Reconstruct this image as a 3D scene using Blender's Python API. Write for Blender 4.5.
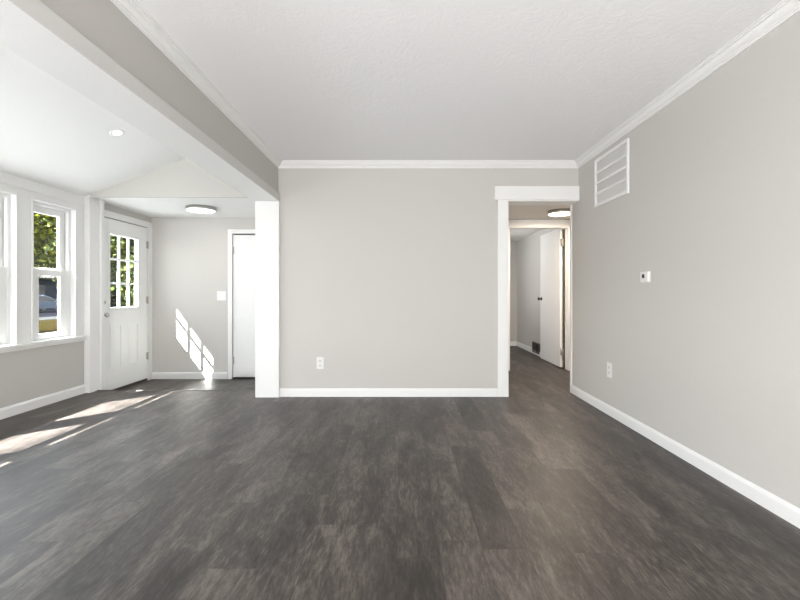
import bpy, bmesh, math, random
from mathutils import Vector, Matrix
random.seed(7)
for o in list(bpy.data.objects): bpy.data.objects.remove(o)
sc = bpy.context.scene
COL = sc.collection

# ---------------------------------------------------------------- camera
H = 1.078
cd = bpy.data.cameras.new('camera'); cam = bpy.data.objects.new('camera', cd); COL.objects.link(cam)
cam.location = (0, 0, H); cam.rotation_euler = (math.pi/2, 0, 0)
cd.sensor_width = 36; cd.lens = 19.44
cd.shift_x = -3/800; cd.shift_y = -7/800
cd.clip_start = 0.02; cd.clip_end = 400
sc.camera = cam

# ---------------------------------------------------------------- world, sun, exposure
w = bpy.data.worlds.new('world'); sc.world = w; w.use_nodes = True
nt = w.node_tree; nt.nodes.clear()
out = nt.nodes.new('ShaderNodeOutputWorld'); bg = nt.nodes.new('ShaderNodeBackground')
tc = nt.nodes.new('ShaderNodeTexCoord'); sp = nt.nodes.new('ShaderNodeSeparateXYZ')
cr = nt.nodes.new('ShaderNodeValToRGB')
cr.color_ramp.elements[0].position = 0.0; cr.color_ramp.elements[0].color = (1.0, .98, .95, 1)
cr.color_ramp.elements[1].position = 0.7; cr.color_ramp.elements[1].color = (.72, .84, 1.0, 1)
nt.links.new(tc.outputs['Generated'], sp.inputs[0]); nt.links.new(sp.outputs['Z'], cr.inputs[0])
nt.links.new(cr.outputs[0], bg.inputs[0]); bg.inputs[1].default_value = 7.6
nt.links.new(bg.outputs[0], out.inputs[0])

sl = bpy.data.lights.new('sun', 'SUN'); sl.energy = 70; sl.angle = math.radians(.5); sl.color = (1, .99, .98)
so = bpy.data.objects.new('sun', sl); COL.objects.link(so)
so.rotation_euler = Vector((1, .98, -1.35)).to_track_quat('-Z', 'Y').to_euler(); so.location = (-20, -20, 25)

# added fill lights: behind the viewer, aimed up, and in the far room window
def area(name, loc, target, sx, sy, power, col=(1, 1, 1)):
    l = bpy.data.lights.new(name, 'AREA'); l.shape = 'RECTANGLE'; l.size = sx; l.size_y = sy; l.energy = power; l.color = col
    o = bpy.data.objects.new(name, l); COL.objects.link(o); o.location = loc
    o.rotation_euler = (Vector(target)-Vector(loc)).to_track_quat('-Z', 'Y').to_euler(); return o
area('bounce_fill', (-.75, -2.2, .4), (.9, 1.2, 2.9), 1.2, .8, 200, (1, .99, .98))
area('far_room_fill', (.50, 7.4, 1.47), (2.3, 7.6, 1.2), .9, .9, 8, (1, .99, .97))

vs = sc.view_settings
vs.view_transform = 'Standard'; vs.look = 'None'; vs.gamma = 1; vs.use_curve_mapping = False
vs.exposure = 0.29
sc.display_settings.display_device = 'sRGB'

# ---------------------------------------------------------------- materials
def newmat(name):
    m = bpy.data.materials.new(name); m.use_nodes = True
    return m, m.node_tree, m.node_tree.nodes['Principled BSDF']
def mth(nt, op, a, b=None, c=None):
    n = nt.nodes.new('ShaderNodeMath'); n.operation = op
    for i, v in enumerate((a, b, c)):
        if v is None: continue
        if isinstance(v, (int, float)): n.inputs[i].default_value = v
        else: nt.links.new(v, n.inputs[i])
    return n.outputs[0]
def mixc(nt, fac, a, b, mode='MIX'):
    n = nt.nodes.new('ShaderNodeMix'); n.data_type = 'RGBA'; n.blend_type = mode
    for s, v in ((n.inputs[0], fac), (n.inputs[6], a), (n.inputs[7], b)):
        if isinstance(v, (int, float)): s.default_value = v
        elif isinstance(v, tuple): s.default_value = (*v[:3], 1)
        else: nt.links.new(v, s)
    return n.outputs[2]
def paint(name, col, rough=.5, bump=0.0, scale=60, detail=4, var=.02, spec=.4, metal=0.0):
    m, nt, b = newmat(name)
    geo = nt.nodes.new('ShaderNodeNewGeometry')
    n = nt.nodes.new('ShaderNodeTexNoise'); n.inputs['Scale'].default_value = scale; n.inputs['Detail'].default_value = detail
    nt.links.new(geo.outputs['Position'], n.inputs['Vector'])
    dark = tuple(c*(1-var) for c in col); light = tuple(min(1, c*(1+var)) for c in col)
    nt.links.new(mixc(nt, n.outputs[0], dark, light), b.inputs['Base Color'])
    b.inputs['Roughness'].default_value = rough; b.inputs['Specular IOR Level'].default_value = spec
    b.inputs['Metallic'].default_value = metal
    if bump:
        bp = nt.nodes.new('ShaderNodeBump'); bp.inputs['Strength'].default_value = bump; bp.inputs['Distance'].default_value = .004
        nt.links.new(n.outputs[0], bp.inputs['Height']); nt.links.new(bp.outputs[0], b.inputs['Normal'])
    return m
WALL = paint('greige_wall_paint', (.575, .56, .536), .75, .12, 90, spec=.2)
WHITE = paint('white_trim_paint', (.84, .84, .835), .42, spec=.35)
WHITE_CEIL = paint('smooth_white_ceiling', (.86, .86, .85), .8, .08, 70, spec=.15)
GABLE = paint('gable_paint', (.575, .565, .535), .75, .1, 80, spec=.2)
PLASTIC = paint('white_plastic', (.80, .80, .79), .3)
METAL = paint('brushed_nickel', (.50, .49, .47), .34, metal=1.0)
DARK = paint('dark_recess', (.015, .014, .013), .8)
BLACK = paint('black_plastic', (.02, .02, .02), .35, spec=.2)
GRILLE_GREY = paint('register_grey', (.10, .09, .085), .6)
FILTER = paint('filter_grey', (.68, .67, .655), .9, .3, 160)
RUBBER_OR_SHADE = paint('seal_or_gap_shade', (.05, .045, .04), .7)

# stomped texture ceiling
def ceiling_mat():
    m, nt, b = newmat('stomp_textured_ceiling')
    geo = nt.nodes.new('ShaderNodeNewGeometry')
    b.inputs['Base Color'].default_value = (.90, .90, .905, 1); b.inputs['Roughness'].default_value = .8
    b.inputs['Specular IOR Level'].default_value = .2
    n0 = nt.nodes.new('ShaderNodeTexNoise'); n0.inputs['Scale'].default_value = 5; n0.inputs['Detail'].default_value = 2
    nt.links.new(geo.outputs['Position'], n0.inputs['Vector'])
    warp = nt.nodes.new('ShaderNodeVectorMath'); warp.operation = 'MULTIPLY_ADD'
    nt.links.new(n0.outputs['Color'], warp.inputs[0]); warp.inputs[1].default_value = (.35, .35, .1)
    nt.links.new(geo.outputs['Position'], warp.inputs[2])
    n1 = nt.nodes.new('ShaderNodeTexNoise'); n1.inputs['Scale'].default_value = 16; n1.inputs['Detail'].default_value = 5; n1.inputs['Roughness'].default_value = .65
    nt.links.new(warp.outputs[0], n1.inputs['Vector'])
    r = mth(nt, 'ABSOLUTE', mth(nt, 'SUBTRACT', n1.outputs[0], .5))
    r = mth(nt, 'POWER', mth(nt, 'SUBTRACT', 1.0, mth(nt, 'MULTIPLY', r, 4.0)), 3.0)
    bp = nt.nodes.new('ShaderNodeBump'); bp.inputs['Strength'].default_value = .22; bp.inputs['Distance'].default_value = .006
    nt.links.new(r, bp.inputs['Height']); nt.links.new(bp.outputs[0], b.inputs['Normal'])
    return m
CEIL = ceiling_mat()

def floor_mat():
    m, nt, b = newmat('grey_brown_vinyl_plank')
    geo = nt.nodes.new('ShaderNodeNewGeometry'); s = nt.nodes.new('ShaderNodeSeparateXYZ')
    nt.links.new(geo.outputs['Position'], s.inputs[0])
    W_, L_ = .182, 1.22
    u = mth(nt, 'DIVIDE', mth(nt, 'ADD', s.outputs[0], 20.05), W_)
    row = mth(nt, 'FLOOR', u); fu = mth(nt, 'FRACT', u)
    wn = nt.nodes.new('ShaderNodeTexWhiteNoise'); wn.noise_dimensions = '1D'; nt.links.new(row, wn.inputs['W'])
    v = mth(nt, 'ADD', mth(nt, 'DIVIDE', mth(nt, 'ADD', s.outputs[1], 20.0), L_), wn.outputs['Value'])
    pl = mth(nt, 'FLOOR', v); fv = mth(nt, 'FRACT', v)
    cx = nt.nodes.new('ShaderNodeCombineXYZ'); nt.links.new(row, cx.inputs[0]); nt.links.new(pl, cx.inputs[1])
    wn2 = nt.nodes.new('ShaderNodeTexWhiteNoise'); wn2.noise_dimensions = '3D'; nt.links.new(cx.outputs[0], wn2.inputs['Vector'])
    rnd = wn2.outputs['Value']
    # grain coordinates, shifted per plank
    g = nt.nodes.new('ShaderNodeCombineXYZ')
    nt.links.new(mth(nt, 'MULTIPLY', s.outputs[0], 9.0), g.inputs[0])
    nt.links.new(mth(nt, 'MULTIPLY', s.outputs[1], 2.3), g.inputs[1])
    nt.links.new(mth(nt, 'MULTIPLY', rnd, 37.0), g.inputs[2])
    n1 = nt.nodes.new('ShaderNodeTexNoise'); n1.inputs['Scale'].default_value = 1.0; n1.inputs['Detail'].default_value = 7
    n1.inputs['Roughness'].default_value = .62; n1.inputs['Distortion'].default_value = .9
    nt.links.new(g.outputs[0], n1.inputs['Vector'])
    g2 = nt.nodes.new('ShaderNodeCombineXYZ')
    nt.links.new(mth(nt, 'MULTIPLY', s.outputs[0], 90.0), g2.inputs[0])
    nt.links.new(mth(nt, 'MULTIPLY', s.outputs[1], 17.0), g2.inputs[1]); nt.links.new(mth(nt, 'MULTIPLY', rnd, 91.0), g2.inputs[2])
    n2 = nt.nodes.new('ShaderNodeTexNoise'); n2.inputs['Scale'].default_value = 1.0; n2.inputs['Detail'].default_value = 5; n2.inputs['Roughness'].default_value = .7
    nt.links.new(g2.outputs[0], n2.inputs['Vector'])
    # slow blotches
    n3 = nt.nodes.new('ShaderNodeTexNoise'); n3.inputs['Scale'].default_value = 2.6; n3.inputs['Detail'].default_value = 3
    g3 = nt.nodes.new('ShaderNodeCombineXYZ'); nt.links.new(mth(nt, 'MULTIPLY', s.outputs[0], 2.2), g3.inputs[0]); nt.links.new(mth(nt, 'MULTIPLY', s.outputs[1], .55), g3.inputs[1])
    nt.links.new(g3.outputs[0], n3.inputs['Vector'])
    cr = nt.nodes.new('ShaderNodeValToRGB'); e = cr.color_ramp.elements
    e[0].position = .40; e[0].color = (.015, .0105, .0085, 1)
    e[1].position = .625; e[1].color = (.150, .127, .112, 1)
    x = e.new(.5); x.color = (.053, .0435, .0385, 1)
    tot = mth(nt, 'ADD', mth(nt, 'MULTIPLY', n1.outputs[0], .40), mth(nt, 'MULTIPLY', n2.outputs[0], .42))
    tot = mth(nt, 'ADD', tot, mth(nt, 'MULTIPLY', n3.outputs[0], .18))
    tot = mth(nt, 'ADD', tot, mth(nt, 'MULTIPLY', mth(nt, 'SUBTRACT', rnd, .5), .085))
    nt.links.new(tot, cr.inputs[0])
    # pale cathedral streaks round knots
    vr = nt.nodes.new('ShaderNodeTexVoronoi'); vr.inputs['Scale'].default_value = 1.0
    gv = nt.nodes.new('ShaderNodeCombineXYZ')
    nt.links.new(mth(nt, 'ADD', mth(nt, 'MULTIPLY', s.outputs[0], 3.2), mth(nt, 'MULTIPLY', n1.outputs[0], .25)), gv.inputs[0])
    nt.links.new(mth(nt, 'MULTIPLY', s.outputs[1], 1.15), gv.inputs[1]); nt.links.new(gv.outputs[0], vr.inputs['Vector'])
    d = vr.outputs['Distance']
    rings = mth(nt, 'MULTIPLY_ADD', mth(nt, 'SINE', mth(nt, 'MULTIPLY', d, 120.0)), .5, .5)
    near = mth(nt, 'SUBTRACT', 1.0, mth(nt, 'MULTIPLY', d, 4.6)); near = mth(nt, 'MAXIMUM', near, 0.0)
    kf = mth(nt, 'MULTIPLY', mth(nt, 'MULTIPLY', rings, near), mth(nt, 'MULTIPLY', n2.outputs[0], .85))
    c1 = mixc(nt, kf, cr.outputs[0], (.17, .145, .125))
    core = mth(nt, 'LESS_THAN', d, .035)
    c1 = mixc(nt, mth(nt, 'MULTIPLY', core, .6), c1, (.03, .024, .02))
    # seams
    su = mth(nt, 'LESS_THAN', mth(nt, 'MINIMUM', fu, mth(nt, 'SUBTRACT', 1.0, fu)), .0012/W_)
    sv = mth(nt, 'LESS_THAN', mth(nt, 'MINIMUM', fv, mth(nt, 'SUBTRACT', 1.0, fv)), .0012/L_)
    seam = mth(nt, 'MAXIMUM', su, sv)
    c2 = mixc(nt, mth(nt, 'MULTIPLY', seam, .55), c1, (.02, .017, .015))
    nt.links.new(c2, b.inputs['Base Color'])
    nt.links.new(mth(nt, 'MULTIPLY_ADD', n2.outputs[0], .16, .37), b.inputs['Roughness'])
    b.inputs['Specular IOR Level'].default_value = .55
    bp = nt.nodes.new('ShaderNodeBump'); bp.inputs['Strength'].default_value = .25; bp.inputs['Distance'].default_value = .0015
    nt.links.new(mth(nt, 'SUBTRACT', n2.outputs[0], seam), bp.inputs['Height']); nt.links.new(bp.outputs[0], b.inputs['Normal'])
    return m
FLOOR = floor_mat()

def glass_mat():
    m = bpy.data.materials.new('window_glass'); m.use_nodes = True; nt = m.node_tree; nt.nodes.clear()
    o = nt.nodes.new('ShaderNodeOutputMaterial'); mx = nt.nodes.new('ShaderNodeMixShader')
    t = nt.nodes.new('ShaderNodeBsdfTransparent'); t.inputs[0].default_value = (.95, .97, .96, 1)
    g = nt.nodes.new('ShaderNodeBsdfGlossy'); g.inputs['Roughness'].default_value = .0
    f = nt.nodes.new('ShaderNodeFresnel'); gq = nt.nodes.new('ShaderNodeNewGeometry')
    nt.links.new(mth(nt, 'MULTIPLY_ADD', gq.outputs['Backfacing'], 1/1.22-1.22, 1.22), f.inputs[0])
    nt.links.new(f.outputs[0], mx.inputs[0]); nt.links.new(t.outputs[0], mx.inputs[1]); nt.links.new(g.outputs[0], mx.inputs[2])
    nt.links.new(mx.outputs[0], o.inputs[0]); return m
GLASS = glass_mat()
def emit_mat(name, col, s):
    m = bpy.data.materials.new(name); m.use_nodes = True; nt = m.node_tree
    b = nt.nodes['Principled BSDF']; b.inputs['Base Color'].default_value = (.9, .9, .88, 1)
    b.inputs['Emission Color'].default_value = (*col, 1); b.inputs['Emission Strength'].default_value = s
    n = nt.nodes.new('ShaderNodeTexNoise'); n.inputs['Scale'].default_value = 30
    nt.links.new(mth(nt, 'MULTIPLY_ADD', n.outputs[0], .1, .35), b.inputs['Roughness'])
    return m
LAMP_COOL = emit_mat('lit_white_diffuser', (1, .98, .94), 2.2)
LAMP_WARM = emit_mat('lit_warm_diffuser', (1, .84, .62), 4.5)
LAMP_SPOT = emit_mat('lit_downlight_lens', (1, .97, .92), .95)

# ---------------------------------------------------------------- mesh helpers
def bm_box(bm, x0, x1, y0, y1, z0, z1, mi=0):
    vs = [bm.verts.new((x, y, z)) for x in (x0, x1) for y in (y0, y1) for z in (z0, z1)]
    for f in ((0,1,3,2), (4,6,7,5), (0,4,5,1), (2,3,7,6), (0,2,6,4), (1,5,7,3)):
        fc = bm.faces.new([vs[i] for i in f]); fc.material_index = mi
def bm_cyl(bm, c, axis, r0, r1, h0, h1, seg=32, mi=0):
    """frustum along an axis, closed at both ends"""
    c = Vector(c); ax = {'X': Vector((1,0,0)), 'Y': Vector((0,1,0)), 'Z': Vector((0,0,1))}[axis]
    a = {'X': Vector((0,1,0)), 'Y': Vector((0,0,1)), 'Z': Vector((1,0,0))}[axis]; b2 = ax.cross(a)
    rings = []
    for r, h in ((r0, h0), (r1, h1)):
        rings.append([bm.verts.new(c + ax*h + (a*math.cos(2*math.pi*i/seg) + b2*math.sin(2*math.pi*i/seg))*r) for i in range(seg)])
    for i in range(seg):
        j = (i+1) % seg
        f = bm.faces.new((rings[0][i], rings[0][j], rings[1][j], rings[1][i])); f.smooth = True; f.material_index = mi
    bm.faces.new(list(reversed(rings[0]))).material_index = mi; bm.faces.new(rings[1]).material_index = mi
def bm_lathe(bm, c, axis, prof, seg=40, mi=0):
    """prof: (radius, height) list, first and last radius 0 close it"""
    c = Vector(c); ax = {'X': Vector((1,0,0)), '-X': Vector((-1,0,0)), 'Y': Vector((0,1,0)), '-Y': Vector((0,-1,0)), 'Z': Vector((0,0,1)), '-Z': Vector((0,0,-1))}[axis]
    a = Vector((0,1,0)) if abs(ax.x) > .5 else Vector((1,0,0)); b2 = ax.cross(a)
    prev = None
    for r, h in prof:
        if r < 1e-6: ring = [bm.verts.new(c + ax*h)]
        else: ring = [bm.verts.new(c + ax*h + (a*math.cos(2*math.pi*i/seg) + b2*math.sin(2*math.pi*i/seg))*r) for i in range(seg)]
        if prev:
            for i in range(seg):
                j = (i+1) % seg
                if len(prev) == 1: f = bm.faces.new((prev[0], ring[j], ring[i]))
                elif len(ring) == 1: f = bm.faces.new((prev[i], prev[j], ring[0]))
                else: f = bm.faces.new((prev[i], prev[j], ring[j], ring[i]))
                f.smooth = True; f.material_index = mi
        prev = ring
def obj(name, bm, mats, parent=None, bevel=0, loc=None):
    bmesh.ops.recalc_face_normals(bm, faces=bm.faces[:])
    me = bpy.data.meshes.new(name); bm.to_mesh(me); bm.free()
    for m in (mats if isinstance(mats, (list, tuple)) else [mats]): me.materials.append(m)
    o = bpy.data.objects.new(name, me); COL.objects.link(o)
    if parent is not None:
        o.parent = parent; o.matrix_parent_inverse = Matrix.Translation(-parent.location)
    if bevel:
        b = o.modifiers.new('bevel', 'BEVEL'); b.width = bevel; b.segments = 2; b.limit_method = 'ANGLE'; b.angle_limit = math.radians(40)
    return o
def boxes(name, lst, mats, parent=None, bevel=0):
    bm = bmesh.new()
    for b in lst: bm_box(bm, *b)
    return obj(name, bm, mats, parent, bevel)
def struct(o, label=None):
    o['kind'] = 'structure'
    if label: o['label'] = label
    return o
def empty(name, loc):
    o = bpy.data.objects.new(name, None); COL.objects.link(o); o.location = loc; o.empty_display_size = .1; return o
def tag(o, label, cat, group=None, kind=None):
    o['label'] = label; o['category'] = cat
    if group: o['group'] = group
    if kind: o['kind'] = kind
    return o
def extrude_profile(bm, prof, p0, p1, m0=0, m1=0, mi=0):
    """prof: list of (outward, up); swept from p0 to p1. 'outward' is horizontal, left of travel.
       m0/m1 shift the ends along the travel by m*outward (mitres)."""
    p0 = Vector(p0); p1 = Vector(p1); d = (p1-p0).normalized(); n = Vector((-d.y, d.x, 0))
    rings = []
    for p, m in ((p0, m0), (p1, m1)):
        rings.append([bm.verts.new(p + n*a + Vector((0, 0, b)) + d*(m*a)) for a, b in prof])
    k = len(prof)
    for i in range(k):
        j = (i+1) % k
        f = bm.faces.new((rings[0][i], rings[0][j], rings[1][j], rings[1][i])); f.material_index = mi
    bm.faces.new(rings[0]); bm.faces.new(list(reversed(rings[1])))

# ---------------------------------------------------------------- key dimensions
D = 4.5            # main back wall
T = .195           # its thickness
XR = 1.828         # right wall
XL = -1.30         # beam face towards the main room
XB = -1.525        # beam edge towards the porch
XW = -3.437        # window wall, inside face
ZC = 2.44          # main ceiling
ZS = 2.028         # beam soffit
ZE = -.094         # entry floor
YS = 4.78          # step down into the entry
YB = 5.895         # entry back wall
ZL = 2.11          # entry ceiling
YR = -2.6          # rear wall
ZH = 2.105         # hall ceiling
YH = 6.0           # hall far wall
YF = 8.84          # far room end

# ---------------------------------------------------------------- floors
bm = bmesh.new()
bm_box(bm, XW-.16, XR+.15, YR-.15, D, -.25, 0)
bm_box(bm, XW-.16, -1.45, D, YS, -.25, 0)
bm_box(bm, .45, 3.6, D, YF+.1, -.25, 0)
struct(obj('floor', bm, FLOOR), 'grey brown wood-look plank floor')
bm = bmesh.new(); bm_box(bm, XW-.16, -1.40, YS, YB+.15, -.35, ZE)
struct(obj('floor_entry', bm, FLOOR), 'grey plank floor of the entry, one low step down')
bm = bmesh.new()
extrude_profile(bm, [(-.012, -.03), (.022, -.03), (.022, .001), (.014, .006), (-.004, .006), (-.012, .001)], (XW+.02, YS-.012, 0), (-1.47, YS-.012, 0))
struct(obj('trim_1', bm, paint('grey_reducer', (.10, .088, .08), .4)), 'grey reducer strip along the step into the entry')

# ---------------------------------------------------------------- walls
# right wall runs through the doorway reveal
struct(boxes('wall_right', [(XR, XR+.14, YR-.15, D+T, 0, 2.6)], WALL), 'greige right wall')
# back wall with doorway
DX0 = 1.083; DZ = 2.044
struct(boxes('wall_back', [(-1.2995, DX0, D, D+T, 0, 2.6), (DX0, XR, D, D+T, DZ, 2.6)], WALL), 'greige back wall with cased doorway')
# rear wall with two windows (behind the camera)
rw = [(-.9, .1)]
def holed(axis, a0, a1, t0, t1, z0, z1, holes, zsplit=None):
    """boxes of a wall along axis ('X' or 'Y') with holes (a,b,zlo,zhi)"""
    out = []
    def put(a, b, lo, hi):
        if b-a < 1e-5 or hi-lo < 1e-5: return
        segs = [(lo, hi, 0 if (zsplit is None or hi <= zsplit+1e-6) else 1)]
        if zsplit is not None and lo < zsplit-1e-6 and hi > zsplit+1e-6: segs = [(lo, zsplit, 0), (zsplit, hi, 1)]
        for l, h, mi in segs:
            out.append((t0, t1, a, b, l, h, mi) if axis == 'Y' else (a, b, t0, t1, l, h, mi))
    cur = a0
    for (a, b, zl, zh) in sorted(holes):
        put(cur, a, z0, z1); put(a, b, z0, zl); put(a, b, zh, z1); cur = b
    put(cur, a1, z0, z1); return out
struct(boxes('wall_rear', holed('X', XW-.16, XR+.14, YR-.15, YR, 0, 3.0, [(a, b, .7, 2.0) for a, b in rw]), WALL), 'greige wall behind the viewer')
# window wall
WZ0, WZ1 = .625, 1.95
wins = [(4.008, 4.527), (2.93, 3.832), (1.945, 2.845), (.96, 1.86)]
DY0, DY1 = 4.86, 5.785       # front door leaf
DTOP = 1.946
holes = [(a, b, WZ0, WZ1) for a, b in wins]
struct(boxes('wall_left', holed('Y', YR-.15, 4.66, XW-.16, XW, 0, 2.26, holes, .60), [WALL, WHITE]), 'window wall, greige below the sill and white above')
# entry: wall round the front door
struct(boxes('wall_entry_left', holed('Y', 4.66, YB+.15, XW-.16, XW, ZE-.1, 2.26, [(DY0-.03, DY1+.03, ZE-.1, DTOP+.03)]), GABLE), 'wall round the front door')
# entry back wall with closet opening
CX0, CX1, CTOP = -2.327, -1.56, 1.888
struct(boxes('wall_entry_back', holed('X', XW, -1.30, YB, YB+.15, ZE-.1, 2.3, [(CX0, CX1, ZE-.1, CTOP)]), WALL), 'greige back wall of the entry')
struct(boxes('wall_entry_right', [(-1.45, -1.31, D+T+.002, YB, ZE-.1, 2.3)], WALL))
# gable wall over the entry ceiling
bm = bmesh.new()
def zslope(x): return H + 1.04 + .38*(x - XW)
vsA = [(XW, ZL-.0), (XB-.02+.02, ZL-.0), (XB, zslope(XB)+.06), (XW, zslope(XW)+.06)]
r0 = [bm.verts.new((x, 4.66, z)) for x, z in vsA]; r1 = [bm.verts.new((x, 4.68, z)) for x, z in vsA]
bm.faces.new(r0); bm.faces.new(list(reversed(r1)))
for i in range(4): bm.faces.new((r0[i], r1[i], r1[(i+1) % 4], r0[(i+1) % 4]))
struct(obj('wall_gable', bm, GABLE), 'pale triangular wall above the entry ceiling')
# dropped beam between main room and porch
struct(boxes('wall_beam', [(XB+.004, XL, YR, D+.19, ZS+.012, 2.95)], WALL), 'greige dropped beam between the room and the window porch')
# white cased edge and soffit of the beam, and the end pilaster
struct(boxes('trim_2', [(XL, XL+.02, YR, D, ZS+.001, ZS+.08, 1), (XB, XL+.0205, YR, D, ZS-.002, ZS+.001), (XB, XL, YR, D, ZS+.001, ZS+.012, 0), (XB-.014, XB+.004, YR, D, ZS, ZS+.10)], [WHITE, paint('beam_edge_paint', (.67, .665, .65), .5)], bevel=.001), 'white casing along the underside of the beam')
struct(boxes('trim_3', [(XB, XL+.02, D-.044, D-.0005, 0, ZS-.002), (XB, XL-.0005, D-.0005, D+T, -.1, ZS)], WHITE, bevel=.002), 'white pilaster at the end of the beam')
# closing wall of the beam on the rear part
# ---------------------------------------------------------------- ceilings
struct(boxes('ceiling', [(XL-.02, XR+.14, YR-.15, D+T, ZC, ZC+.15)], CEIL), 'white stomp-textured ceiling')
bm = bmesh.new()
x0, x1 = XW-.16, XB+.02
pts = [(x0, zslope(x0)), (x1, zslope(x1)), (x1, zslope(x1)+.12), (x0, zslope(x0)+.12)]
r0 = [bm.verts.new((x, YR-.15, z)) for x, z in pts]; r1 = [bm.verts.new((x, 4.72, z)) for x, z in pts]
bm.faces.new(r0); bm.faces.new(list(reversed(r1)))
for i in range(4): bm.faces.new((r0[i], r1[i], r1[(i+1) % 4], r0[(i+1) % 4]))
struct(obj('ceiling_porch', bm, WHITE_CEIL), 'smooth white ceiling sloping down to the windows')
struct(boxes('ceiling_entry', [(XW, -1.30, 4.68, YB+.1, ZL, ZL+.12)], WHITE_CEIL), 'low flat white ceiling over the entry')
# porch roof with its eave: shades the upper window panes
ROOF = paint('roof_shingle', (.06, .055, .05), .9, .5, 30)
bm = bmesh.new()
EX, EZ = -4.13, 2.262
pr = [(EX, EZ), (XW-.17, EZ), (XW-.17, 2.36), (XB+.1, 2.36+.38*1.9+.28), (XR+.3, 3.45), (XR+.3, 3.56), (XB, 3.22), (EX, 2.42)]
r0 = [bm.verts.new((x, YR-.4, z)) for x, z in pr]; r1 = [bm.verts.new((x, 9.2, z)) for x, z in pr]
bm.faces.new(r0); bm.faces.new(list(reversed(r1)))
for i in range(len(pr)): bm.faces.new((r0[i], r1[i], r1[(i+1) % len(pr)], r0[(i+1) % len(pr)]))
struct(obj('roof', bm, ROOF), 'dark shingle roof with a plain eave')
struct(boxes('eave_sun_blocker', [(EX-.03, EX, YR-.4, 3.9, 2.238, 2.36)], WHITE), 'unseen strip added along the porch eave to block some sun')  # out of view, added to narrow the sun strip on the floor
struct(boxes('wall_attic', [(XR, XR+.14, YR, D, 2.6, 3.45), (XL, XR+.14, YR-.15, YR, 3.0, 3.4), (XW, XR+.14, YB+.02, YB+.12, 2.3, 3.0)], WALL))

# ---------------------------------------------------------------- hall and far room
struct(boxes('wall_hall_left', [(.45, .57, D+T, YH, 0, ZH+.1)], WALL))
struct(boxes('wall_hall_right', [(3.5, 3.62, D, YF, 0, 2.3), (XR+.14, 3.5, D+T-.12, D+T, 0, 2.3)], WALL))
FX0, FX1, FTOP = 1.472, 2.308, 1.995
struct(boxes('wall_hall_back', holed('X', .45, 3.5, YH, YH+.12, 0, 2.3, [(FX0, FX1, 0, FTOP)]), WALL), 'greige hall wall with the far doorway')
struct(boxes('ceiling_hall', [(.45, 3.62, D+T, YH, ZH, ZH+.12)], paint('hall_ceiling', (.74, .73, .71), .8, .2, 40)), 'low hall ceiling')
struct(boxes('ceiling_far_room', [(.45, 3.62, YH+.12, YF+.1, 2.145, 2.26)], WHITE_CEIL), 'white ceiling of the far room')
struct(boxes('wall_far_room_right', [(2.333, 2.45, YH+.12, YF, 0, 2.2)], WALL), 'greige side wall of the far room')
struct(boxes('wall_far_room_back', [(.45, 3.62, YF, YF+.1, 0, 2.3)], WALL), 'greige end wall of the far room')
struct(boxes('wall_far_room_left', [(.45, .57, YH+.12, YF, 0, 1.0), (.45, .57, YH+.12, 6.9, 1.0, 2.2), (.45, .57, 7.9, YF, 1.0, 2.2), (.45, .57, 6.9, 7.9, 1.95, 2.2)], WALL))

# ---------------------------------------------------------------- baseboards
BP = [(0, 0), (.014, 0), (.014, .066), (.009, .078), (.004, .084), (0, .085)]
def baseboard(name, p0, p1, label=None, m0=0, m1=0, h=1.0):
    bm = bmesh.new(); extrude_profile(bm, [(a, b*h) for a, b in BP], p0, p1, m0, m1)
    return struct(obj(name, bm, WHITE), label)
baseboard('baseboard_back', (.983, D, 0), (XL+.02, D, 0), 'white baseboard along the back wall')
baseboard('baseboard_right', (XR, YR, 0), (XR, D+T, 0), 'white baseboard along the right wall')
baseboard('baseboard_left', (XW, 4.655, 0), (XW, YR, 0), 'white baseboard under the windows', h=1.1)
baseboard('baseboard_entry', (CX0-.065, YB, ZE), (XW+.02, YB, ZE), 'white baseboard along the entry back wall', h=1.1)
baseboard('baseboard_far_room_right', (2.333, YH+.13, 0), (2.333, YF, 0), 'white baseboard in the far room')
baseboard('baseboard_far_room_back', (2.333, YF, 0), (.57, YF, 0), 'white baseboard on the far end wall')
baseboard('baseboard_hall', (1.40, YH, 0), (.57, YH, 0))

# ---------------------------------------------------------------- crown moulding
p = .062
CP = [(0, 0), (0, -.064), (.009, -.064), (.010, -.055), (.017, -.052), (.018, -.044), (.026, -.039), (.036, -.030), (.041, -.021), (.042, -.017), (.052, -.015), (.053, -.009), (.062, -.007), (.062, 0)]
def crown(name, p0, p1, label, m0, m1):
    bm = bmesh.new(); extrude_profile(bm, CP, p0, p1, m0, m1); return struct(obj(name, bm, WHITE), label)
crown('trim_4', (XR, D, ZC), (XL, D, ZC), 'white crown moulding along the back wall', 1, -1)
crown('trim_5', (XR, YR, ZC), (XR, D, ZC), 'white crown moulding along the right wall', 1, -1)
crown('trim_6', (XL, D, ZC), (XL, YR, ZC), 'white crown moulding along the beam', 1, -1)

# ---------------------------------------------------------------- doorway casing
bm = bmesh.new()
bm_box(bm, .985, DX0, D-.018, D, 0, DZ)                       # left leg
bm_box(bm, .948, XR, D-.026, D, DZ, DZ+.143)                 # wide head board
bm_box(bm, DX0, DX0+.012, D-.018, D+T+.012, 0, DZ)            # left jamb lining
bm_box(bm, DX0+.012, XR, D-.010, D+T+.012, DZ-.012, DZ)       # head lining
struct(obj('trim_7', bm, WHITE, bevel=.0025), 'white casing with a wide head board round the doorway')
struct(boxes('trim_8', [(XR-.010, XR, D+T-.03, D+T+.012, .0, DZ-.012)], WHITE, bevel=.002), 'thin white corner strip on the right of the doorway')

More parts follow.
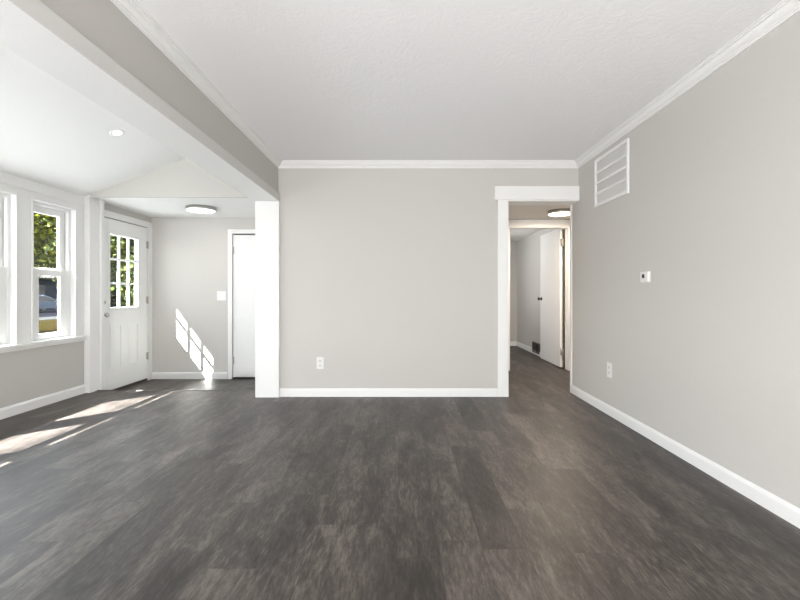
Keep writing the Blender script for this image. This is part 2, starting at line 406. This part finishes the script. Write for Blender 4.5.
# ---------------------------------------------------------------- hall far doorway
bm = bmesh.new()
bm_box(bm, FX0-.07, FX0, YH-.016, YH, 0, FTOP+.095); bm_box(bm, FX1, FX1+.07, YH-.016, YH, 0, FTOP+.095)
bm_box(bm, FX0, FX1, YH-.016, YH, FTOP, FTOP+.095)
bm_box(bm, FX0, FX0+.012, YH-.01, YH+.13, 0, FTOP); bm_box(bm, FX1-.012, FX1, YH-.01, YH+.13, 0, FTOP)
bm_box(bm, FX0+.012, FX1-.012, YH-.01, YH+.13, FTOP-.012, FTOP)
struct(obj('trim_9', bm, WHITE, bevel=.003), 'white casing round the far hall doorway')

def knob(parent, c, ax, mat=METAL, r=.026, name='door_handle'):
    bm = bmesh.new()
    bm_lathe(bm, c, ax, [(0, 0), (.032, 0), (.032, .006), (.014, .010), (.011, .028), (r*.8, .036), (r, .048), (r*.85, .060), (0, .066)], 24)
    return obj(name, bm, mat, parent)
def hinge_y(parent, x, y, z, s):     # knuckle on the face of a leaf in the YZ plane
    bm = bmesh.new()
    bm_cyl(bm, (x+.008*s, y, z), 'Z', .008, .008, -.05, .05, 14)
    bm_box(bm, min(x, x+.005*s), max(x, x+.005*s), y-.030, y+.022, z-.045, z+.045)
    return obj('hinge', bm, METAL, parent)

# far room door, standing open against the side wall
dr = struct(empty('door_3', (2.275, YH+.13, 0)), 'flat white door standing open in the far hall doorway')
LX0, LX1 = 2.243, 2.278
dy0, dy1 = 6.175, 7.06
boxes('door_leaf', [(LX0, LX1, dy0, dy1, .018, 2.012)], WHITE, dr, bevel=.002)
knob(dr, (LX0, dy1-.065, .985), '-X', mat=paint('aged_bronze', (.10, .09, .08), .4, metal=1.0))
boxes('seal_or_gap_shade', [(2.283, 2.331, YH+.134, YH+.146, 0, 2.02)], RUBBER_OR_SHADE, dr)  # not a seal: dark strip added as painted shade in the hinge gap
for z in (1.80, .24):
    bm = bmesh.new(); bm_cyl(bm, (2.262, dy0-.010, z), 'Z', .009, .009, -.05, .05, 14)
    bm_box(bm, LX0+.004, LX1+.012, dy0-.003, dy0, z-.05, z+.05); bm_box(bm, 2.262, 2.285, dy0-.035, dy0-.006, z-.05, z+.05)
    obj('hinge', bm, METAL, dr)

# closet door in the entry back wall
dr = struct(empty('door_2', (CX0, YB, ZE)), 'flat white closet door in the entry back wall')
boxes('door_leaf', [(CX0+.004, CX1-.004, YB+.012, YB+.047, ZE+.022, CTOP-.016)], WHITE, dr, bevel=.002)
c = .058
boxes('door_frame', [(CX0-c, CX0, YB-.016, YB, ZE, CTOP+c), (CX1, CX1+c, YB-.016, YB, ZE, CTOP+c), (CX0, CX1, YB-.016, YB, CTOP, CTOP+c),
                     (CX0, CX0+.0, YB-.0, YB, ZE, ZE+.01)][:3], WHITE, dr, bevel=.003)
boxes('closet_recess', [(CX0, CX1, YB+.11, YB+.13, ZE, CTOP)], DARK, dr)
for z in (1.66, .16):
    bm = bmesh.new(); bm_cyl(bm, (CX0+.004, YB+.004, z), 'Z', .008, .008, -.05, .05, 14)
    bm_box(bm, CX0+.002, CX0+.020, YB+.006, YB+.012, z-.048, z+.048); obj('hinge', bm, METAL, dr)
knob(dr, (CX1-.065, YB+.012, .93), '-Y')

# ---------------------------------------------------------------- front door with nine lights
dr = struct(empty('door_1', (XW, DY0, ZE)), 'white front door with nine glass panes and two raised panels')
FXo, FXi = -3.465, -3.42
GY0, GY1, GZ0, GZ1 = 5.04, 5.575, .905, 1.768
ZB = ZE+.035
boxes('door_leaf', holed('Y', DY0, DY1, FXo, FXi, ZB, DTOP, [(GY0-.022, GY1+.022, GZ0-.022, GZ1+.022)]), WHITE, dr, bevel=.0015)
bars = [(GY0-.024, GY0, GZ0-.024, GZ1+.024), (GY1, GY1+.024, GZ0-.024, GZ1+.024), (GY0, GY1, GZ0-.024, GZ0), (GY0, GY1, GZ1, GZ1+.024)]
bm = bmesh.new()
for a, b, l, h in bars: bm_box(bm, FXo-.004, FXi+.006, a, b, l, h)
pw = (GY1-GY0)/3; ph = (GZ1-GZ0)/3
for k in (1, 2):
    bm_box(bm, FXi-.028, FXi+.003, GY0+pw*k-.010, GY0+pw*k+.010, GZ0, GZ1)
    bm_box(bm, FXi-.028, FXi+.0025, GY0, GY1, GZ0+ph*k-.010, GZ0+ph*k+.010)
obj('glazing_bar', bm, WHITE, dr, bevel=.002)
boxes('glass_pane', [(FXi-.014, FXi-.010, GY0, GY1, GZ0, GZ1)], GLASS, dr)
for a, b in ((5.045, 5.245), (5.37, 5.57)):
    bm = bmesh.new()
    l, h = .185, .70
    for (ya, yb, za, zb) in ((a, b, l, l+.018), (a, b, h-.018, h), (a, a+.018, l+.018, h-.018), (b-.018, b, l+.018, h-.018)):
        bm_box(bm, FXi, FXi+.007, ya, yb, za, zb)
    bm_box(bm, FXi, FXi+.004, a+.045, b-.045, l+.045, h-.045)
    obj('raised_panel', bm, WHITE, dr, bevel=.004)
# jamb, stops and casing
bm = bmesh.new()
bm_box(bm, XW-.15, XW+.01, DY0-.03, DY0-.004, ZE, DTOP+.03); bm_box(bm, XW-.15, XW+.01, DY1+.004, DY1+.03, ZE, DTOP+.03)
bm_box(bm, XW-.15, XW+.01, DY0-.004, DY1+.004, DTOP+.008, DTOP+.03)
bm_box(bm, XW, XW+.022, DY1+.012, YB-.003, ZE, DTOP+.085); bm_box(bm, XW, XW+.022, DY0-.012, DY1+.012, DTOP+.012, DTOP+.085)
obj('door_frame', bm, WHITE, dr, bevel=.002)
boxes('seal_or_gap_shade', [(FXo, FXi-.006, DY0, DY1, DTOP, DTOP+.008)], RUBBER_OR_SHADE, dr)
boxes('threshold', [(XW-.15, FXi-.008, DY0-.004, DY1+.004, ZE, ZB-.003)], RUBBER_OR_SHADE, dr)
bm = bmesh.new(); bm_lathe(bm, (FXi, DY0+.065, .97), 'X', [(0, 0), (.028, 0), (.028, .008), (.020, .014), (0, .014)], 24)
bm_box(bm, FXi+.013, FXi+.030, DY0+.059, DY0+.071, .955, .985); obj('deadbolt', bm, METAL, dr, bevel=.001)
knob(dr, (FXi, DY0+.065, .828), 'X', r=.028)
for z in (1.72, .985, .24): hinge_y(dr, FXi, DY1-.004, z, 1)

# white post between the windows and the front door
struct(boxes('trim_10', [(XW, XW+.062, 4.655, 4.80, 0, zslope(XW)+.02), (XW, XW+.087, 4.80, DY0-.012, ZE, ZL)], WHITE, bevel=.003), 'white post between the windows and the front door')

# ---------------------------------------------------------------- windows
# sill board and head trim
bm = bmesh.new()
bm_box(bm, XW-.06, XW+.040, YR, 4.655, .596, .626)
bm_box(bm, XW, XW+.016, YR, 4.655, .565, .596)
struct(obj('trim_12', bm, WHITE, bevel=.004), 'white sill board running under the windows')
bm = bmesh.new(); bm_box(bm, XW, XW+.014, YR, 4.655, WZ1+.07, WZ1+.082)
struct(obj('trim_13', bm, WHITE, bevel=.002), 'thin white bead above the windows')
def window(n, y0, y1, full=True):
    wn = struct(empty('window_%d' % n, (XW, (y0+y1)/2, WZ0)), 'white double-hung window')
    z0, z1 = WZ0, WZ1
    # interior edge bead
    b = .014
    boxes('casing_bead', [(XW-.004, XW+.010, y0-b, y0+.003, z0+.001, z1+b), (XW-.004, XW+.010, y1-.003, y1+b, z0+.001, z1+b), (XW-.004, XW+.010, y0+.003, y1-.003, z1-.003, z1+b)], WHITE, wn, bevel=.003)
    # frame ring
    fo, fi = XW-.155, XW-.048
    boxes('window_frame', [(fo, fi, y0, y0+.030, z0, z1), (fo, fi, y1-.030, y1, z0, z1), (fo, fi, y0+.03, y1-.03, z1-.03, z1), (fo, fi, y0+.03, y1-.03, z0, z0+.012)], WHITE, wn, bevel=.002)
    ym0, ym1 = y0+.031, y1-.031
    # upper sash (outside)
    s = .064; xo, xi = XW-.118, XW-.086; a, bz = 1.270, z1-.031
    up = boxes('upper_sash', [(xo, xi, ym0, ym0+s, a, bz), (xo, xi, ym1-s, ym1, a, bz), (xo, xi, ym0+s, ym1-s, bz-s, bz), (xo, xi, ym0+s, ym1-s, a, a+.055)], WHITE, wn, bevel=.003)
    boxes('glass_pane', [(xo+.012, xo+.016, ym0+s-.004, ym1-s+.004, a+.050, bz-s+.004)], GLASS, wn)
    # lower sash (inside)
    s = .098; xo, xi = XW-.082, XW-.050; a, bz = z0+.013, 1.306
    boxes('lower_sash', [(xo, xi, ym0, ym0+s, a, bz), (xo, xi, ym1-s, ym1, a, bz), (xo, xi, ym0+s, ym1-s, bz-.058, bz), (xo, xi, ym0+s, ym1-s, a, a+.045)], WHITE, wn, bevel=.003)
    boxes('glass_pane', [(xo+.012, xo+.016, ym0+s-.004, ym1-s+.004, a+.041, bz-.054)], GLASS, wn)
    # balance track, dark slot beside the upper sash
    boxes('track', [(XW-.083, XW-.0835+.004, y1-.0315, y1-.0300, 1.31, z1-.04)], GRILLE_GREY, wn)
    bm = bmesh.new(); bm_cyl(bm, (XW-.066, (y0+y1)/2, 1.306), 'Z', .016, .014, 0, .012, 16); bm_box(bm, XW-.070, XW-.062, (y0+y1)/2-.03, (y0+y1)/2+.005, 1.312, 1.322)
    obj('sash_lock', bm, PLASTIC, wn)
for i, (a, b) in enumerate(wins): window(i+1, a, b)
for i, (a, b) in enumerate(rw):
    wn = struct(empty('window_%d' % (7+i), ((a+b)/2, YR, .7)))
    boxes('window_frame', [(a, a+.05, YR-.12, YR-.04, .7, 2.0), (b-.05, b, YR-.12, YR-.04, .7, 2.0), (a+.05, b-.05, YR-.12, YR-.04, 1.95, 2.0), (a+.05, b-.05, YR-.12, YR-.04, .7, .75), (a+.05, b-.05, YR-.11, YR-.05, 1.33, 1.38)], WHITE, wn)
    boxes('glass_pane', [(a+.05, b-.05, YR-.082, YR-.078, .75, 1.95)], GLASS, wn)

# ---------------------------------------------------------------- return-air grille on the right wall
g = tag(empty('air_vent', (XR, 3.79, 1.884)), 'large white return air grille high on the right wall under the crown moulding', 'vent')
y0, y1, z0, z1 = 3.485, 4.095, 1.884, 2.332
f = .030
bm = bmesh.new()
for b in ((XR-.016, XR, y0, y0+f, z0, z1), (XR-.016, XR, y1-f, y1, z0, z1), (XR-.016, XR, y0+f, y1-f, z1-f, z1), (XR-.016, XR, y0+f, y1-f, z0, z0+f)): bm_box(bm, *b)
obj('frame', bm, WHITE, g, bevel=.004)
zi0, zi1 = z0+f, z1-f; rows = 4; rh = (zi1-zi0)/rows
for k in (1, 2, 3): boxes('crossbar', [(XR-.014, XR-.004, y0+f, y1-f, zi0+rh*k-.010, zi0+rh*k+.010)], WHITE, g, bevel=.002)
boxes('backing', [(XR-.0022, XR-.0002, y0+f, y1-f, zi0, zi1)], FILTER, g)
GRL = paint('grille_louver_white', (.88, .875, .865), .5)
bm = bmesh.new()
n = 34
for k in range(n):
    z = zi0 + (k+.5)*(zi1-zi0)/n
    v = [bm.verts.new(q) for q in ((XR-.003, y0+f, z+.003), (XR-.007, y0+f, z-.003), (XR-.007, y0+f, z-.0018), (XR-.003, y0+f, z+.0042),
                                   (XR-.003, y1-f, z+.003), (XR-.007, y1-f, z-.003), (XR-.007, y1-f, z-.0018), (XR-.003, y1-f, z+.0042))]
    for q in ((0,1,2,3), (7,6,5,4), (0,4,5,1), (1,5,6,2), (2,6,7,3), (3,7,4,0)): bm.faces.new([v[i] for i in q])
obj('louver', bm, GRL, g)

# ---------------------------------------------------------------- thermostat
t = tag(empty('thermostat', (XR, 3.245, 1.157)), 'small white thermostat with a dark square display on the right wall', 'thermostat')
boxes('wall_plate', [(XR-.004, XR, 3.188, 3.303, 1.157, 1.241)], PLASTIC, t, bevel=.003)
boxes('body', [(XR-.020, XR-.004, 3.191, 3.300, 1.159, 1.239)], PLASTIC, t, bevel=.006)
boxes('display', [(XR-.0212, XR-.0198, 3.236, 3.268, 1.190, 1.219)], BLACK, t, bevel=.001)
boxes('button', [(XR-.0215, XR-.0198, 3.202, 3.214, 1.205, 1.212)], PLASTIC, t, bevel=.001)
boxes('button', [(XR-.0215, XR-.0198, 3.202, 3.214, 1.190, 1.197)], PLASTIC, t, bevel=.001)

# ---------------------------------------------------------------- outlets and switch
SOCK = paint('socket_ivory', (.74, .74, .72), .35)
def outlet(axis, cx, cy, cz, w_, h_, label):
    e = tag(empty('wall_outlet', (cx, cy, cz-h_/2)), label, 'outlet', None)
    def bx(a0, a1, d0, d1, l, h):       # a along wall, d out of wall
        return (cx+a0, cx+a1, cy-d1, cy-d0, cz+l, cz+h) if axis == 'back' else (cx-d1, cx-d0, cy+a0, cy+a1, cz+l, cz+h)
    boxes('cover_plate', [bx(-w_/2, w_/2, 0, .006, -h_/2, h_/2)], PLASTIC, e, bevel=.003)
    for s in (1, -1):
        o = boxes('socket', [bx(-.017, .017, .006, .009, s*.024-.015, s*.024+.015)], SOCK, e, bevel=.004)
        boxes('slot', [bx(-.0085, -.006, .009, .0096, s*.024-.004, s*.024+.006), bx(.006, .0085, .009, .0096, s*.024-.004, s*.024+.006), bx(-.002, .002, .009, .0096, s*.024-.011, s*.024-.007)], BLACK, o)
    boxes('screw', [bx(-.003, .003, .006, .0075, -.003, .003)], METAL, e, bevel=.001)
outlet('back', -.8625, D, .349, .074, .122, 'white electrical outlet low on the back wall')
outlet('right', XR, 3.818, .397, .088, .132, 'white electrical outlet low on the right wall below the air grille')
s = tag(empty('light_switch', (-2.475, YB, .976)), 'white double light switch plate on the entry wall beside the closet door', 'switch')
boxes('cover_plate', [(-2.537, -2.413, YB-.006, YB, .976, 1.104)], PLASTIC, s, bevel=.003)
for dx in (-.029, .029): boxes('rocker', [(-2.475+dx-.017, -2.475+dx+.017, YB-.010, YB-.006, 1.007, 1.073)], PLASTIC, s, bevel=.003)

# floor-level register in the far room
r = tag(empty('floor_register', (2.333, 7.52, .035)), 'small dark grey wall register low beside the open door in the far room', 'vent')
ry0, ry1, rz0, rz1 = 7.34, 7.72, .035, .215
REG = paint('register_frame_grey', (.11, .10, .09), .5)
boxes('frame', [(2.305, 2.333, ry0, ry0+.018, rz0, rz1), (2.305, 2.333, ry1-.018, ry1, rz0, rz1), (2.305, 2.333, ry0+.018, ry1-.018, rz0, rz0+.018), (2.305, 2.333, ry0+.018, ry1-.018, rz1-.018, rz1),
                (2.307, 2.320, ry0+.125, ry0+.137, rz0+.018, rz1-.018), (2.307, 2.320, ry1-.137, ry1-.125, rz0+.018, rz1-.018)], REG, r, bevel=.002)
boxes('louver', [(2.310, 2.322, ry0+.018, ry1-.018, rz0+.024+k*.017, rz0+.030+k*.017) for k in range(8)], BLACK, r)
boxes('backing', [(2.3195, 2.330, ry0+.018, ry1-.018, rz0+.018, rz1-.018)], DARK, r)

# ---------------------------------------------------------------- lamps
def disc_lamp(c, R, lampmat, label, name='ceiling_light', th=.045):
    e = tag(empty(name, c), label, 'ceiling light', None)
    bm = bmesh.new(); bm_lathe(bm, c, '-Z', [(0, 0), (R, 0), (R, th*.75), (R*.985, th*.9), (R*.93, th*.92), (R*.93, th*.6), (0, th*.6)], 48)
    obj('rim', bm, METAL, e)
    bm = bmesh.new(); bm_lathe(bm, c, '-Z', [(0, th*.62), (R*.925, th*.62), (R*.925, th*.9), (R*.86, th*1.02), (R*.5, th*1.12), (0, th*1.15)], 48)
    obj('diffuser', bm, lampmat, e)
disc_lamp((-2.43, 5.20, ZL), .172, LAMP_COOL, 'round flush ceiling light with a nickel rim above the entry')
disc_lamp((1.975, 5.40, ZH), .165, LAMP_WARM, 'round warm flush ceiling light in the hall beyond the doorway')
# downlight in the sloping ceiling
dl = Vector((-2.497, 3.772, 0)); dl.z = zslope(dl.x)
e = tag(empty('recessed_light', dl), 'small round recessed light in the sloping white ceiling', 'ceiling light')
rot = Matrix.Translation(dl) @ Matrix.Rotation(-math.atan(.38), 4, 'Y')
bm = bmesh.new(); bm_lathe(bm, (0, 0, 0), '-Z', [(0, -.004), (.062, -.004), (.062, .003), (.052, .007), (.042, .003), (.040, .001), (0, .001)], 36); bm.transform(rot)
obj('trim_ring', bm, WHITE, e)
bm = bmesh.new(); bm_lathe(bm, (0, 0, 0), '-Z', [(0, .0005), (.038, .0015), (.036, .006), (.02, .012), (0, .014)], 36); bm.transform(rot)
obj('lens', bm, LAMP_SPOT, e)
# lamp light proper
def lamp(name, loc, r_, power, col):
    l = bpy.data.lights.new(name, 'AREA'); l.shape = 'DISK'; l.size = r_*2; l.energy = power; l.color = col
    o = bpy.data.objects.new(name, l); COL.objects.link(o); o.location = loc; return o
lamp('hall_lamp_light', (1.975, 5.40, ZH-.055), .15, 26, (1, .82, .63))
lamp('entry_lamp_light', (-2.43, 5.20, ZL-.055), .15, 2, (1, .97, .92))

# ---------------------------------------------------------------- outside
ZG = -.5
GRASS = paint('dry_lawn', (.016, .0125, .0045), .95, .6, 3, 8, .35, spec=0)
struct(boxes('ground_bounce_slab', [(-12.5, XW-.16, -15, 13, ZG-.2, ZG)], paint('bounce_slab_concrete', (.22, .22, .225), .9, .2, 8, spec=.1)), 'unseen pale concrete slab added to bounce sun into the porch')  # out of view, added to throw sunlight up onto the porch ceiling
struct(boxes('ground_lawn', [(-12.5, XW-.16, 13, 70, ZG-.2, ZG), (-20.8, -12.5, -15, 70, ZG-.2, ZG)], GRASS), 'yellow green lawn outside')
struct(boxes('ground_sidewalk', [(-23.4, -20.8, -15, 90, ZG-.2, ZG+.015)], paint('concrete', (.032, .032, .032), .9, .2, 8, spec=0)), 'pale concrete strip beside the road')
struct(boxes('ground_road', [(-37, -23.4, -15, 110, ZG-.2, ZG-.05)], paint('asphalt', (.007, .007, .009), .9, .3, 20, spec=0)), 'dark asphalt road')
struct(boxes('ground_far_lawn', [(-80, -37, -15, 120, ZG-.2, ZG)], paint('far_lawn', (.015, .02, .008), .95, .3, 2, spec=0)), 'lawn across the road')
struct(boxes('ground_side', [(XW-.16, 40, 9.5, 60, ZG-.2, ZG), (XW-.16, 40, -15, YR-.3, ZG-.2, ZG)], GRASS))
struct(boxes('wall_foundation', [(XW-.15, XR+.14, YR-.14, YR, ZG, 0), (XW-.15, XW-.02, YR-.14, YB+.14, ZG, -.2)], paint('foundation', (.3, .3, .3), .9, .3, 10)))

def leaf_mat(name, c0, c1, c2):
    m, nt, b = newmat(name)
    geo = nt.nodes.new('ShaderNodeNewGeometry'); cr = nt.nodes.new('ShaderNodeValToRGB'); e = cr.color_ramp.elements
    e[0].color = (*c0, 1); e[0].position = 0; e[1].color = (*c2, 1); e[1].position = 1; x = e.new(.55); x.color = (*c1, 1)
    nt.links.new(geo.outputs['Random Per Island'], cr.inputs[0]); nt.links.new(cr.outputs[0], b.inputs['Base Color'])
    b.inputs['Roughness'].default_value = .6; b.inputs['Specular IOR Level'].default_value = .15
    return m
LEAF_Y = leaf_mat('yellow_green_leaves', (.012, .020, .003), (.055, .065, .006), (.18, .17, .016))
LEAF_D = leaf_mat('dark_green_leaves', (.004, .007, .003), (.012, .020, .006), (.035, .048, .012))
LEAF_M = leaf_mat('mid_green_leaves', (.010, .016, .004), (.035, .050, .010), (.12, .135, .02))
BARK = paint('bark', (.05, .04, .033), .9, .8, 12)
def tree(x, y, h, R, zc0, mat, n, leaf, label, seed, cat='tree', name='leafy_tree', group=None):
    rd = random.Random(seed)
    e = tag(empty(name, (x, y, ZG)), label, cat, group)
    bm = bmesh.new()
    th = h*.62
    segs = 6; prev = None
    def limb(p0, p1, r0, r1):
        p0 = Vector(p0); p1 = Vector(p1); d = (p1-p0).normalized(); a = d.orthogonal().normalized(); b = d.cross(a)
        A = [bm.verts.new(p0+(a*math.cos(2*math.pi*i/8)+b*math.sin(2*math.pi*i/8))*r0) for i in range(8)]
        B = [bm.verts.new(p1+(a*math.cos(2*math.pi*i/8)+b*math.sin(2*math.pi*i/8))*r1) for i in range(8)]
        for i in range(8): bm.faces.new((A[i], A[(i+1) % 8], B[(i+1) % 8], B[i]))
        bm.faces.new(list(reversed(A))); bm.faces.new(B)
    tr = h*.022+.03
    limb((x, y, ZG-.1), (x+.1, y, ZG+th), tr, tr*.55)
    ends = []
    for k in range(14):
        an = rd.uniform(0, 6.28); z = ZG + th*rd.uniform(.35, 1.0)
        p1 = (x+math.cos(an)*R*rd.uniform(.45, .85), y+math.sin(an)*R*rd.uniform(.45, .85), min(ZG+h*.93, z+R*rd.uniform(.2, .9)))
        limb((x+.05, y, z), p1, tr*.4, tr*.1); ends.append(p1)
    obj('trunk', bm, BARK, e)
    verts = []; faces = []
    cz = (zc0 + ZG + h)/2; rz = (ZG+h-zc0)/2
    clumps = []
    for k in range(int(60)):
        u = Vector((rd.gauss(0, 1), rd.gauss(0, 1), rd.gauss(0, 1))).normalized()*(rd.random()**.4)*.88
        clumps.append(Vector((x+u.x*R, y+u.y*R, cz+u.z*rz)))
    cr_ = R*.30
    for k in range(n):
        c = clumps[k % len(clumps)]
        u = Vector((rd.gauss(0, 1), rd.gauss(0, 1), rd.gauss(0, .8)))*cr_*.55
        p = c+u
        a = Vector((rd.gauss(0, 1), rd.gauss(0, 1), rd.gauss(0, .6))).normalized(); b = a.cross(Vector((rd.gauss(0, 1), rd.gauss(0, 1), rd.gauss(0, 1)))).normalized()
        l = leaf*rd.uniform(.7, 1.3); i = len(verts)
        verts += [p-a*l, p+b*l*.5, p+a*l, p-b*l*.5]; faces.append((i, i+1, i+2, i+3))
    me = bpy.data.meshes.new('foliage'); me.from_pydata(verts, [], faces); me.materials.append(mat)
    o = bpy.data.objects.new('foliage', me); COL.objects.link(o); o.parent = e; o.matrix_parent_inverse = Matrix.Translation(-e.location)
tree(-14.9, 16.2, 7.0, 2.5, 1.2, LEAF_Y, 9000, .11, 'yellow green leafy tree seen through the window nearest the post', 1)
tree(-10.2, 18.1, 6.4, 2.0, -.3, LEAF_M, 9000, .12, 'dark green bushy tree seen through the front door glass', 2)
tree(-16.5, 25.4, 8.0, 3.0, .3, LEAF_Y, 7000, .16, 'dark tree behind the bushy one through the front door glass', 3)
tree(-40.5, 45.0, 12, 4.2, 2.1, LEAF_D, 7000, .22, 'dark tree across the road behind the parked car', 4)
tree(-42.5, 56.0, 13, 4.8, 2.3, LEAF_Y, 7000, .24, 'yellowish tree across the road to the right of the dark one', 5)
tree(-40.5, 68.0, 12, 4.8, 1.0, LEAF_D, 6000, .24, 'dark tree far along the road', 6)
tree(-18.9, 12.0, 7.5, 2.5, 1.9, LEAF_Y, 6000, .13, 'yellow green tree left of the window view', 8)

# parked car: nose to the right in the picture (+Y)
def car(x, y, col, label, length=4.4, height=1.42, name='parked_car'):
    z = ZG-.05; e = tag(empty(name, (x, y, z)), label, 'car')
    PAINT = paint(name+'_paint_%d' % int(-x), col, .35, spec=.15); hw = .88
    sy = length/4.4; sz = height/1.42
    lower = [(-2.18, .30), (-2.2, .62), (-2.1, .90), (-1.2, .93), (.75, .90), (1.75, .76), (2.12, .62), (2.2, .45), (2.15, .28)]
    cabin = [(-1.95, .88), (-1.45, 1.34), (-.9, 1.42), (-.1, 1.40), (.42, 1.28), (1.02, .88)]
    glassp = [(-1.72, .93), (-1.36, 1.28), (-.9, 1.35), (-.12, 1.33), (.34, 1.22), (.82, .93)]
    def prism(pts, h0, h1, bm):
        A = [bm.verts.new((x-h0, y+a*sy, z+b*sz)) for a, b in pts]; B = [bm.verts.new((x+h1, y+a*sy, z+b*sz)) for a, b in pts]
        bm.faces.new(A); bm.faces.new(list(reversed(B)))
        for i in range(len(pts)): bm.faces.new((A[i], B[i], B[(i+1) % len(pts)], A[(i+1) % len(pts)]))
    bm = bmesh.new(); prism(lower, hw, hw, bm); prism(cabin, hw-.14, hw-.14, bm); obj('body', bm, PAINT, e, bevel=.05)
    bm = bmesh.new(); prism(glassp, hw-.13, hw-.13, bm)
    obj('side_window', bm, BLACK, e)
    bm = bmesh.new(); q = [(1.00, .95), (.46, 1.26), (.475, 1.275), (1.03, .96)]
    prism(q, hw-.25, hw-.25, bm); obj('windscreen', bm, BLACK, e)
    for sx in (-1, 1):
        for wy in (-1.35, 1.35):
            bm = bmesh.new(); bm_cyl(bm, (x+sx*(hw-.10), y+wy*sy, z+.33), 'X', .33, .33, -.11, .11, 28)
            wh = obj('wheel', bm, BLACK, e, bevel=.02)
            bm = bmesh.new(); bm_cyl(bm, (x+sx*(hw-.10), y+wy*sy, z+.33), 'X', .21, .21, -.118, .118, 10); obj('rim', bm, paint('alloy', (.4, .42, .45), .4), wh)
        bm = bmesh.new(); bm_box(bm, x+sx*.62-.18, x+sx*.62+.18, y+2.02*sy, y+2.15*sy, z+.60*sz, z+.70*sz); obj('headlight', bm, paint('lamp_lens', (.5, .52, .55), .1), e, bevel=.02)
        bm = bmesh.new(); bm_box(bm, x+sx*.95-.09, x+sx*.95+.09, y+.72*sy, y+.85*sy, z+.92*sz, z+1.04*sz); obj('wing_mirror', bm, PAINT, e, bevel=.02)
    bm = bmesh.new(); bm_box(bm, x-.55, x+.55, y+2.12*sy, y+2.21*sy, z+.36, z+.5); obj('grille', bm, BLACK, e, bevel=.02)
tree(-13.2, 21.3, 3.4, 1.7, -.4, LEAF_D, 6000, .12, 'low dark bush beyond the front door glass', 11, 'bush', 'leafy_bush')
car(-30.8, 36.5, (.022, .032, .05), 'silver blue car parked on the road, seen through the lower window pane')
car(-35.2, 40.2, (.05, .058, .075), 'pale van parked across the road behind the silver blue car', 5.0, 1.95, 'parked_van')

# house across the road
hs = tag(empty('house', (-52, 60, ZG)), 'pale blue house with a dark roof across the road', 'house')
SID = paint('pale_siding', (.022, .027, .038), .8, .3, 12, spec=0)
boxes('wall', [(-57, -48, 50, 66, ZG, 3.2)], SID, hs)
bm = bmesh.new(); pr = [(-58, 3.1), (-52.5, 6.0), (-47, 3.1), (-47, 2.9), (-58, 2.9)]
A = [bm.verts.new((a, 49.3, b)) for a, b in pr]; B = [bm.verts.new((a, 66.7, b)) for a, b in pr]
bm.faces.new(A); bm.faces.new(list(reversed(B)))
for i in range(5): bm.faces.new((A[i], B[i], B[(i+1) % 5], A[(i+1) % 5]))
obj('roof', bm, ROOF, hs)
for yy in (52.5, 56.5, 61.5):
    wf = boxes('window', [(-48, -47.93, yy, yy+1.3, .6, 2.1)], paint('window_trim_grey', (.05, .05, .055), .6), hs); boxes('pane', [(-47.93, -47.9, yy+.1, yy+1.2, .7, 2.0)], BLACK, wf)
